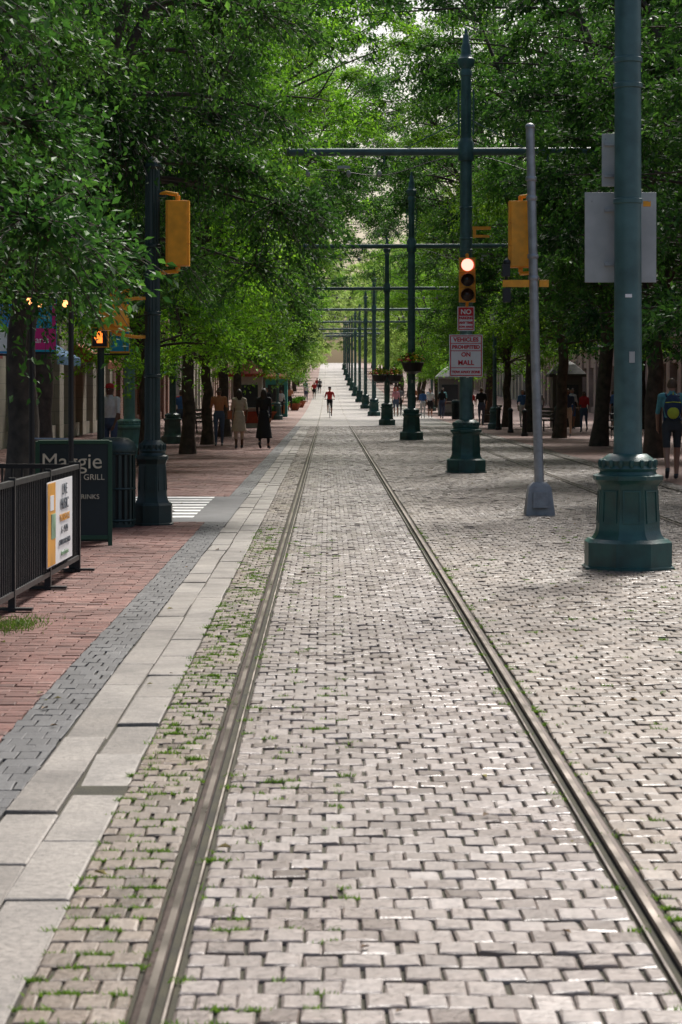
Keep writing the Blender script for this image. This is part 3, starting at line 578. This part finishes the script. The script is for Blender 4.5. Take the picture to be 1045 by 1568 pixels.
for (t,z,s,m) in [('LIVE',0.25,0.13,PT),('MUSIC',0.13,0.13,PT),('THURSDAYS',0.02,0.085,PO),('6 - 9 PM',-0.08,0.09,PT),('OUTDOOR PATIO',-0.18,0.065,PT),('free admission',-0.27,0.06,PGn)]: txt(t,c+dv*0.22+nrm*0.01+Vector((0,0,z)),s,m,po,rot=(R_(90),0,rzf),sx=1.25)
SB=mat('chalkboard',(0.015,0.02,0.018),0.5); SF=mat('sign_frame_green',(0.02,0.07,0.03),0.5); CREAM=mat('cream_paint',(0.7,0.62,0.45),0.6)
b=MB()
for s in(-1,1):
    t=s*R_(12); cy=s*0.2
    b.box((0,cy,0.55),(0.76,0.02,1.04),SB,rx=t)
    for xx in(-0.375,0.375): b.box((xx,cy+0.0,0.53),(0.045,0.045,1.1),SF,rx=t)
    b.box((0,cy*0.45,1.06),(0.74,0.04,0.04),SF,rx=t); b.box((0,cy*1.55,0.08),(0.7,0.045,0.045),SF,rx=t)
so=b.obj('sandwich_board_sign',(-2.66,23.2,0),rz=R_(6),smooth=False,bevel=0.004)
txt('Maggie',(-0.02,-0.165,0.86),0.23,CREAM,so,rot=(R_(78),0,0),bold=0.0); txt('TAVERN & GRILL',(0,-0.2,0.7),0.085,CREAM,so,rot=(R_(78),0,0)); txt('MENU  .  DRINKS',(0,-0.25,0.5),0.07,CREAM,so,rot=(R_(78),0,0)); 
b=MB(); b.lathe([(0.22,0),(0.22,0.06)],GREEND,n=20); b.lathe([(0.19,0.05),(0.19,0.85)],BLACK,n=16); 
for k in range(20):
    a=k*math.pi/10; b.box((0.225*math.cos(a),0.225*math.sin(a),0.46),(0.014,0.035,0.84),GREEND,rz=a)
for z in (0.08,0.45,0.86): b.torus((0,0,z),0.225,0.016,GREEND,'Z')
b.lathe([(0.25,0.88),(0.255,0.92),(0.22,0.99),(0.15,1.04),(0.11,1.05)],GREEND,n=20)
bin_me=b.obj('litter_bin',(-2.5,26.1,0)).data
for (x,y) in [(8.7,83),(6.9,120),(-3,100)]:
    o=bpy.data.objects.new('litter_bin',bin_me); sc.collection.objects.link(o); o.location=(x,y,gzf(y))
def banner(name,x,y,z,w,h,c1,c2,lines):
    b=MB(); m1=mat(name+'_cloth',c1,0.7,0,0.1,4); m2=mat(name+'_band',c2,0.7,0,0.1,4)
    b.box((0,0,0),(w,0.012,h),m1); b.box((0,-0.009,-h*0.32),(w*0.96,0.004,h*0.3),m2); b.box((w*0.4,-0.0095,h*0.1),(w*0.14,0.004,h*0.5),m2)
    b.tube([(-w/2-0.15,0.0,h/2+0.02),(w/2,0,h/2+0.02)],0.015,BLACK); b.tube([(-w/2-0.15,0.0,-h/2-0.02),(w/2,0,-h/2-0.02)],0.015,BLACK)
    o=b.obj(name,(x,y,z))
    for t,zz,s in lines: txt(t,(-0.02,-0.014,zz),s,WHITE,o)
banner('street_banner',-4.4,34.3,2.75,0.40,1.1,(0.01,0.32,0.48),(0.6,0.02,0.2),[('zone',0.3,0.16),('arts',-0.37,0.14)])
banner('street_banner',-4.95,34.4,2.8,0.42,1.25,(0.03,0.3,0.65),(0.85,0.85,0.82),[('live',0.4,0.18),('downtown',0.1,0.09)])
banner('street_banner',-3.9,41.5,2.9,0.36,1.2,(0.85,0.42,0.03),(0.02,0.35,0.55),[('jazz',0.3,0.13)])
b=MB(); b.tube([(0,0,0),(0,0,3.6)],[0.07,0.055],BLACK,12); b.lathe([(0.17,0),(0.17,0.1),(0.1,0.5),(0.07,0.55)],BLACK,n=8); b.ell((0,0,3.62),(0.08,0.08,0.08),BLACK); b.obj('banner_pole',(-4.66,34.35,0))
def planter(x,y,s=1,col=TERRA):
    b=MB(); b.lathe([(0.22*s,0),(0.25*s,0.05),(0.42*s,0.4*s),(0.48*s,0.44*s),(0.48*s,0.5*s),(0.42*s,0.5*s),(0.4*s,0.44*s)],col,n=22); rs=random.Random(int(y))
    for k in range(300):
        a=rs.uniform(0,6.28); r=rs.uniform(0,0.42)*s; c=Vector((r*math.cos(a),r*math.sin(a),0.46*s+rs.random()*0.3*s)); d=Vector((rs.gauss(0,1),rs.gauss(0,1),rs.gauss(0.8,.6))).normalized()*0.14; w=d.cross(Vector((rs.gauss(0,1),rs.gauss(0,1),0))).normalized()*0.04
        b.add([c,c+d*.5+w,c+d,c+d*.5-w],[(0,1,2,3)],LLOC)
    b.obj('terracotta_planter',(x,y,gzf(y)),smooth=False)
planter(-2.9,140); planter(-2.3,152); planter(-2.1,165); planter(-3.1,118,0.9)
def kiosk(x,y,c1,c2):
    b=MB(); m1=mat('kiosk_wall',c1,0.6); m2=mat('kiosk_roof',c2,0.6)
    b.box((0,0,1.1),(1.3,1.3,2.2),m1); b.box((0,-0.67,1.35),(0.95,0.04,1.0),GLASS); b.box((0,-0.68,0.45),(1.0,0.04,0.5),m2)
    b.lathe([(1.15,2.2),(1.15,2.32),(0.55,2.75),(0.1,2.95)],m2,n=4,rot=R_(45)); b.box((0,-0.8,0.85),(1.1,0.3,0.05),TR)
    b.obj('newspaper_kiosk',(x,y,gzf(y)),smooth=False,bevel=0.01)
kiosk(-3.5,96,(0.45,0.42,0.4),(0.4,0.06,0.03)); kiosk(-3.0,128,(0.05,0.3,0.28),(0.5,0.16,0.03)); kiosk(7.2,132,(0.12,0.12,0.12),(0.25,0.25,0.24)); kiosk(10.5,98,(0.1,0.1,0.1),(0.08,0.08,0.08))
def bench(x,y,rz=0):
    b=MB()
    for i in range(4): b.box((0,-0.2+i*0.13,0.45),(1.7,0.1,0.035),BARK)
    for i in range(3): b.box((0,0.27+i*0.03,0.58+i*0.14),(1.7,0.03,0.1),BARK,rx=R_(-12))
    for s in(-0.75,0.75):
        b.box((s,-0.2,0.22),(0.05,0.05,0.44),BLACK); b.box((s,0.24,0.43),(0.05,0.05,0.86),BLACK,rx=R_(-6)); b.box((s,0,0.42),(0.05,0.5,0.03),BLACK); b.box((s,-0.02,0.66),(0.05,0.46,0.03),BLACK)
    b.obj('park_bench',(x,y,gzf(y)),rz=rz,smooth=False,bevel=0.005)
bench(8.4,88,R_(-70)); bench(7.6,104,R_(-80)); bench(9,70,R_(80)); bench(-4.6,84,R_(80))
b=MB()
for i in range(9): b.tube([(i*0.12,0,0.05),(i*0.12,0,0.8)],0.012,BLACK,6)
b.tube([(-0.05,0,0),(-0.05,0,0.85),(1.0,0,0.85),(1.0,0,0)],0.025,BLACK,8); b.obj('bike_rack',(8.7,71,0))
for (x,y) in [(6.9,78),(6.9,84),(6.9,90)]:
    b=MB(); b.lathe([(0.12,0),(0.12,0.08),(0.09,0.12),(0.08,0.8),(0.1,0.82),(0.1,0.87),(0.06,0.93),(0,0.96)],BLACK,n=14); b.obj('bollard',(x,y,0))
def bicycle_parts(O,frame):
    for yy in(-0.52,0.55): 
        O.torus((0,yy,0.34),0.33,0.018,BLACK); O.torus((0,yy,0.34),0.31,0.008,STEEL)
        for k in range(12): a_=k*math.pi/6; O.tube([(0,yy,0.34),(0,yy+0.31*math.cos(a_),0.34+0.31*math.sin(a_))],0.002,STEEL,3)
    for p,q in [((0,-0.52,0.34),(0,-0.1,0.3)),((0,-0.1,0.3),(0,-0.2,0.85)),((0,-0.52,0.34),(0,-0.18,0.75)),((0,-0.1,0.3),(0,0.38,0.72)),((0,-0.18,0.75),(0,0.36,0.82)),((0,0.36,0.98),(0,0.55,0.34)),((-0.28,0.58,1.02),(0.28,0.58,1.02)),((0,0.37,0.98),(0,0.58,1.02)),((-0.1,0.25,0.25),(0.1,0.0,0.33))]: O.tube([p,q],0.018,frame,6)
    O.ell((0,-0.2,0.87),(0.09,0.14,0.04),BLACK)
b=MB(); bicycle_parts(b,STEEL); b.obj('bicycle',(-3.05,27.0,0),rz=R_(152))
# ---------------------------------------------------------------- people
def seg_d(P,a,b_,r0,r1):
    a=np.array(a);b_=np.array(b_); ab=b_-a; t=np.clip(((P-a)@ab)/(ab@ab+1e-9),0,1); return np.linalg.norm(P-(a+t[:,None]*ab),axis=1)-(r0+(r1-r0)*t)
HAIRB=mat('hair_dark',(0.03,0.02,0.015),0.6,0,0.2,60); HAIRL=mat('hair_brown',(0.12,0.07,0.04),0.6,0,0.2,60); SHOE=mat('shoe_dark',(0.04,0.04,0.045),0.6)
mat_lip=mat('lips',(0.3,0.09,0.08),0.5)
def person(name,x,y,h=1.75,rz=0,stride=0.25,shirt=None,pants=None,skin=SKIN,hair=HAIRB,shorts=False,dress=None,dress_len=0.45,sleeve='short',longhair=False,cap=None,backpack=None,bag=None,vox=0.02,female=False,bike=False,z=None,arm=0.2):
    B=MB(); bones=[]; dm=SKIN
    sw=0.165 if female else 0.19; a=stride
    hipz=0.92
    if bike:
        pel=(0,-0.05,0.98); ch=(0,0.22,1.32); nk=(0,0.32,1.47); hd=(0,0.4,1.62)
        legs=[((0.09,-0.05,0.95),(0.1,0.32,0.72),(0.1,0.12,0.30),(0.1,0.28,0.27)),((-0.09,-0.05,0.95),(-0.1,0.25,0.56),(-0.1,0.05,0.14),(-0.1,0.21,0.1))]
        armj=[((0.19,0.28,1.4),(0.27,0.38,1.15),(0.24,0.62,1.06)),((-0.19,0.28,1.4),(-0.27,0.38,1.15),(-0.24,0.62,1.06))]
    else:
        pel=(0,0,0.93); ch=(0,0.01,1.3); nk=(0,0.0,1.48); hd=(0,0.02,1.62)
        lift=0.10 if a>0.1 else 0
        legs=[((0.09,0,0.92),(0.095,a*0.75,0.5),(0.09,a,0.085),(0.09,a+0.16,0.04)),
              ((-0.09,0,0.92),(-0.095,-a*0.15+0.03,0.5),(-0.09,-a,0.085+lift),(-0.09,-a+0.15,0.035+lift*0.2))]
        armj=[((sw,0,1.42),(sw+0.05,-arm*0.4,1.14),(sw+0.04,-arm*0.6+0.08,0.9)),((-sw,0,1.42),(-sw-0.05,arm*0.3,1.14),(-sw-0.04,arm*0.9,0.92))]
    def bone(p,q,r0,r1,tag): 
        B.tube([p,q],[r0,r1],dm,10); B.ell(p,(r0,r0,r0),dm,10,6); B.ell(q,(r1,r1,r1),dm,10,6); bones.append((p,q,r0,r1,tag))
    pv,cv,nv=Vector(pel),Vector(ch),Vector(nk)
    w=0.9 if female else 1
    B.tube([pv-(cv-pv)*0.25,pv,pv.lerp(cv,0.45),cv,cv.lerp(nv,0.6),nv],[0.09,0.12,0.10*w,0.115,0.095,0.05],dm,16,wide=[0.12,0.165,0.13*w,0.165*w,0.165*w,0.06])
    bones.append((pel,tuple(pv.lerp(cv,0.2)),0.14,0.14,'hip')); bones.append((tuple(pv.lerp(cv,0.35)),ch,0.13,0.14,'torso')); bones.append((ch,tuple(cv.lerp(nv,0.75)),0.14,0.10,'torso'))
    bone(nk,(hd[0],hd[1]-0.01,hd[2]-0.04),0.052,0.05,'neck')
    B.ell(hd,(0.077,0.095,0.118),dm,16,12); bones.append(((hd[0],hd[1],hd[2]-0.03),(hd[0],hd[1],hd[2]+0.03),0.09,0.09,'head'))
    B.ell((0,hd[1]+0.095,hd[2]-0.015),(0.014,0.02,0.025),dm,8,6); B.ell((0,hd[1]+0.05,hd[2]-0.085),(0.045,0.04,0.035),dm,8,6)
    for s in(-1,1): B.ell((s*0.078,hd[1],hd[2]-0.01),(0.014,0.025,0.035),dm,8,6)
    for hp,kn,an,to in legs:
        bone(hp,kn,0.088,0.058,'thigh'); bone(kn,an,0.058,0.038,'calf'); bone(an,to,0.042,0.036,'foot'); bone(an,(an[0],an[1]-0.04,an[2]-0.03),0.04,0.035,'foot')
    hands=[]
    for sh,el,wr in armj:
        bone((sh[0]*0.75,sh[1],sh[2]+0.01),sh,0.06,0.058,'uarm'); bone(sh,el,0.052,0.04,'uarm'); bone(el,wr,0.04,0.027,'farm')
        d=(Vector(wr)-Vector(el)).normalized(); q=Vector(wr)+d*0.085; bone(wr,tuple(q),0.027,0.03,'hand'); hands.append((Vector(wr),d,q,1 if sh[0]>0 else -1))
    if dress:
        z0=hipz-dress_len
        B.lathe([(0.17+dress_len*0.12,z0),(0.165,0.86),(0.135,1.08)],dm,n=18,sx=1.0,sy=0.85+0.5*a); bones.append(((0,0,z0-0.02),(0,0,1.05),0.23,0.15,'dress'))
    if longhair: B.ell((0,hd[1]-0.055,hd[2]-0.07),(0.095,0.06,0.16),dm,12,8); bones.append(((0,hd[1]-0.07,hd[2]-0.18),(0,hd[1]-0.06,hd[2]),0.07,0.07,'hair'))
    me=B.mesh('tmp'); ob=bpy.data.objects.new('tmp',me); sc.collection.objects.link(ob)
    r=ob.modifiers.new('r','REMESH'); r.mode='VOXEL'; r.voxel_size=vox; s_=ob.modifiers.new('s','SMOOTH'); s_.factor=0.5; s_.iterations=2
    dg=bpy.context.evaluated_depsgraph_get(); ev=ob.evaluated_get(dg); m2=bpy.data.meshes.new_from_object(ev)
    bpy.data.objects.remove(ob)
    nv_=len(m2.vertices); co=np.zeros(nv_*3); m2.vertices.foreach_get('co',co); co=co.reshape(-1,3)
    nf=len(m2.polygons); fc=np.zeros(nf*3); m2.polygons.foreach_get('center',fc); fc=fc.reshape(-1,3)
    D=np.stack([seg_d(fc,p,q,r0,r1) for p,q,r0,r1,t in bones],1); tag=np.argmin(D,1)
    top=dress if (dress and shirt is None) else shirt
    tm={'hip':pants or dress,'torso':top,'neck':skin,'head':skin,'thigh':pants or skin,'calf':skin if (shorts or dress) else pants,'foot':SHOE,'uarm':top,'farm':top if sleeve=='long' else skin,'hand':skin,'dress':dress,'hair':hair}
    O=MB(); mis=[]
    for i in range(nf):
        t=bones[tag[i]][4]; c=fc[i]; m=tm[t]
        if t=='head' or (t=='neck' and c[2]>hd[2]-0.08):
            if (c[1]<hd[1]+0.0 and c[2]>hd[2]-0.06) or c[2]>hd[2]+0.055+ (0.02 if c[1]>hd[1]+0.05 else 0): m=cap if (cap and c[2]>hd[2]+0.02) else hair
        if t=='uarm' and sleeve=='none': m=skin
        if shorts and t=='thigh' and c[2]<0.55: m=skin
        mis.append(O.mi(m))
    O.v=[tuple(v) for v in co]; O.f=[tuple(p.vertices) for p in m2.polygons]; O.m=mis
    bpy.data.meshes.remove(m2)
    for wr,d,q,s in hands:
        for k,(o_,l) in enumerate([(-0.024,0.07),(-0.008,0.08),(0.008,0.075),(0.024,0.058)]):
            p=q-d*0.01+Vector((0,o_,0)); e=p+d*l*0.5+Vector((-s*0.004,0,0)); O.tube([p,e,e+d*l*0.42+Vector((-s*0.016,0.004,0))],[0.009,0.0085,0.006],skin,6)
        p=wr+d*0.03+Vector((0,0.02,0)); O.tube([p,p+d*0.03+Vector((0,0.025,0)),p+d*0.06+Vector((-s*0.006,0.03,0))],[0.011,0.01,0.007],skin,6)
    for s in(-1,1): O.ell((s*0.03,hd[1]+0.083,hd[2]+0.005),(0.012,0.01,0.008),WHITE,8,5); O.ell((s*0.03,hd[1]+0.091,hd[2]+0.005),(0.006,0.005,0.006),BLACK,6,4)
    O.box((0,hd[1]+0.088,hd[2]-0.06),(0.04,0.012,0.008),mat_lip)
    if cap: O.lathe([(0.088,0.0),(0.09,0.03),(0.07,0.08),(0.02,0.1)],cap,(0,hd[1],hd[2]+0.035),14,sy=1.15); O.box((0,hd[1]+0.13,hd[2]+0.045),(0.13,0.1,0.012),cap)
    if backpack:
        O.ell((0,-0.19,1.24),(0.15,0.10,0.23),backpack[0],16,10); O.ell((0,-0.26,1.15),(0.10,0.05,0.11),backpack[1],12,8)
        for s in(-1,1): O.tube([(s*0.1,-0.14,1.42),(s*0.11,0.0,1.475),(s*0.11,0.12,1.36),(s*0.13,0.1,1.12),(s*0.14,-0.1,1.02)],0.018,backpack[0],6)
        O.tube([(0,-0.2,1.45),(0,-0.24,1.49),(0,-0.22,1.44)],0.01,backpack[1],5); O.tube([(-0.13,-0.25,1.32),(0,-0.295,1.33),(0.13,-0.25,1.32)],0.008,backpack[1],5)
    if bag:
        O.box((-0.27,0.05,0.98),(0.1,0.28,0.24),bag); O.tube([(-0.24,0.1,1.1),(-0.1,0.1,1.46),(-0.2,0.0,1.4),(-0.26,-0.02,1.1)],0.01,bag,5)
    if bike: bicycle_parts(O,BLACK)
    o=O.obj(name,(x,y,gzf(y) if z is None else z),rz=rz,ang=60); k=h/1.75; o.scale=(k,k,k); return o
C=cloth
nav=C('navy',(0.03,0.05,0.1)); blk=C('black',(0.015,0.015,0.018)); bei=C('beige',(0.5,0.42,0.33)); wht=C('white',(0.7,0.7,0.7)); rd=C('red',(0.5,0.03,0.03)); gr=C('grey',(0.18,0.18,0.19)); blu=C('blue',(0.06,0.16,0.4)); org=C('orange',(0.5,0.2,0.1)); tealc=C('teal',(0.13,0.36,0.38)); lime=C('lime',(0.5,0.55,0.05)); den=C('denim',(0.07,0.1,0.17)); pink=C('pink',(0.6,0.25,0.3))
person('pedestrian_man',6.15,39.7,1.84,R_(-4),0.2,tealc,C('charcoal',(0.05,0.055,0.06)),shorts=True,hair=HAIRL,backpack=(nav,lime),vox=0.016)
person('pedestrian_woman',-2.45,61,1.66,R_(8),0.08,None,None,SKIND,dress=bei,dress_len=0.42,longhair=True,female=True,bag=TERRA)
person('pedestrian_woman',-1.75,60.4,1.68,R_(-10),0.2,blk,gr,dress=blk,dress_len=0.6,longhair=True,sleeve='long',female=True,hair=HAIRB)
person('pedestrian',-3.15,64,1.7,R_(180),0.05,org,den,SKIND)
person('pedestrian_man',-4.42,45,1.75,R_(150),0.05,wht,den,SKIND,cap=rd)
person('pedestrian',-5.9,44,1.68,R_(120),0.1,wht,gr)
person('cyclist',0.08,126,1.75,R_(180),shirt=rd,pants=blk,bike=True,shorts=True,cap=blk,vox=0.025)
spec=[(5.2,122,blu,wht,0),(5.7,124,wht,blk,180),(6.2,121,blk,den,10),(6.6,128,tealc,den,180),(3.9,128,pink,den,180),(4.2,131,gr,blk,0),(9.8,85,rd,den,160),(11.3,88,blk,gr,20),(8.4,96,blu,wht,190),(8.9,97,rd,den,200),(10.4,80,blu,blk,0),(12,92,wht,den,90),(-1.9,190,wht,den,0),(-1.3,205,rd,blk,180),(-2.2,215,blu,den,0),(-2.6,150,org,blk,180),(5.2,170,rd,den,0),(4.9,185,blk,den,180),(9.3,105,wht,blk,30),(-0.9,235,gr,blk,0),(-1.2,238,rd,den,0),(11.0,68,den,blk,-20),(12.1,70,org,gr,150),
 (6.9,100,blk,den,0),(7.2,112,rd,blk,180),(6.4,140,wht,den,0),(5.8,150,org,blk,10),(9.6,101,gr,den,40),(10.1,92,wht,blu,200),(-3.0,108,blk,den,0),(-2.6,122,wht,blk,180),(-4.9,74,blu,den,10),(-5.3,80,rd,blk,180),(8.2,76,nav,bei,170)]
for i,(x,y,s,p,r) in enumerate(spec):
    person('pedestrian',x,y,1.6+0.03*(i%6),R_(r),0.05+0.05*(i%4),s,p,SKIND if i%3==0 else SKIN,hair=HAIRL if i%2 else HAIRB,shorts=(i%3==1),longhair=(i%4==2),female=(i%2==0),vox=0.035)
# ---------------------------------------------------------------- light, world, camera
EL,AZ=50,20   # bright hazy sun ahead of the camera, to the right
w=bpy.data.worlds.new('World'); sc.world=w; w.use_nodes=True; nt=w.node_tree; bg=nt.nodes['Background']
sk=nt.nodes.new('ShaderNodeTexSky'); sk.sky_type='NISHITA'; sk.sun_disc=False; sk.sun_elevation=R_(EL); sk.sun_rotation=R_(AZ); sk.dust_density=5.0; sk.air_density=1.0; sk.ozone_density=1.0
nt.links.new(sk.outputs[0],bg.inputs['Color']); bg.inputs['Strength'].default_value=0.15
sd=bpy.data.lights.new('sun','SUN'); sd.energy=4.8; sd.angle=R_(12); sd.color=(1,0.97,0.92); so=bpy.data.objects.new('sun',sd); sc.collection.objects.link(so)
dirv=Vector((math.sin(R_(AZ))*math.cos(R_(EL)),math.cos(R_(AZ))*math.cos(R_(EL)),math.sin(R_(EL)))); so.rotation_euler=dirv.to_track_quat('Z','Y').to_euler(); so.location=(0,0,30)
cam=bpy.data.cameras.new('camera'); co=bpy.data.objects.new('camera',cam); sc.collection.objects.link(co); sc.camera=co
co.location=(0,0,1.6); co.rotation_euler=(R_(90),0,0); cam.sensor_fit='HORIZONTAL'; cam.sensor_width=24; cam.lens=24*3400/1045; cam.shift_x=19.5/1045; cam.shift_y=-186/1045; cam.clip_end=4000; cam.clip_start=0.1
cam.dof.use_dof=True; cam.dof.focus_distance=30; cam.dof.aperture_fstop=9
sc.view_settings.view_transform='Standard'; sc.view_settings.look='None'; sc.view_settings.exposure=0
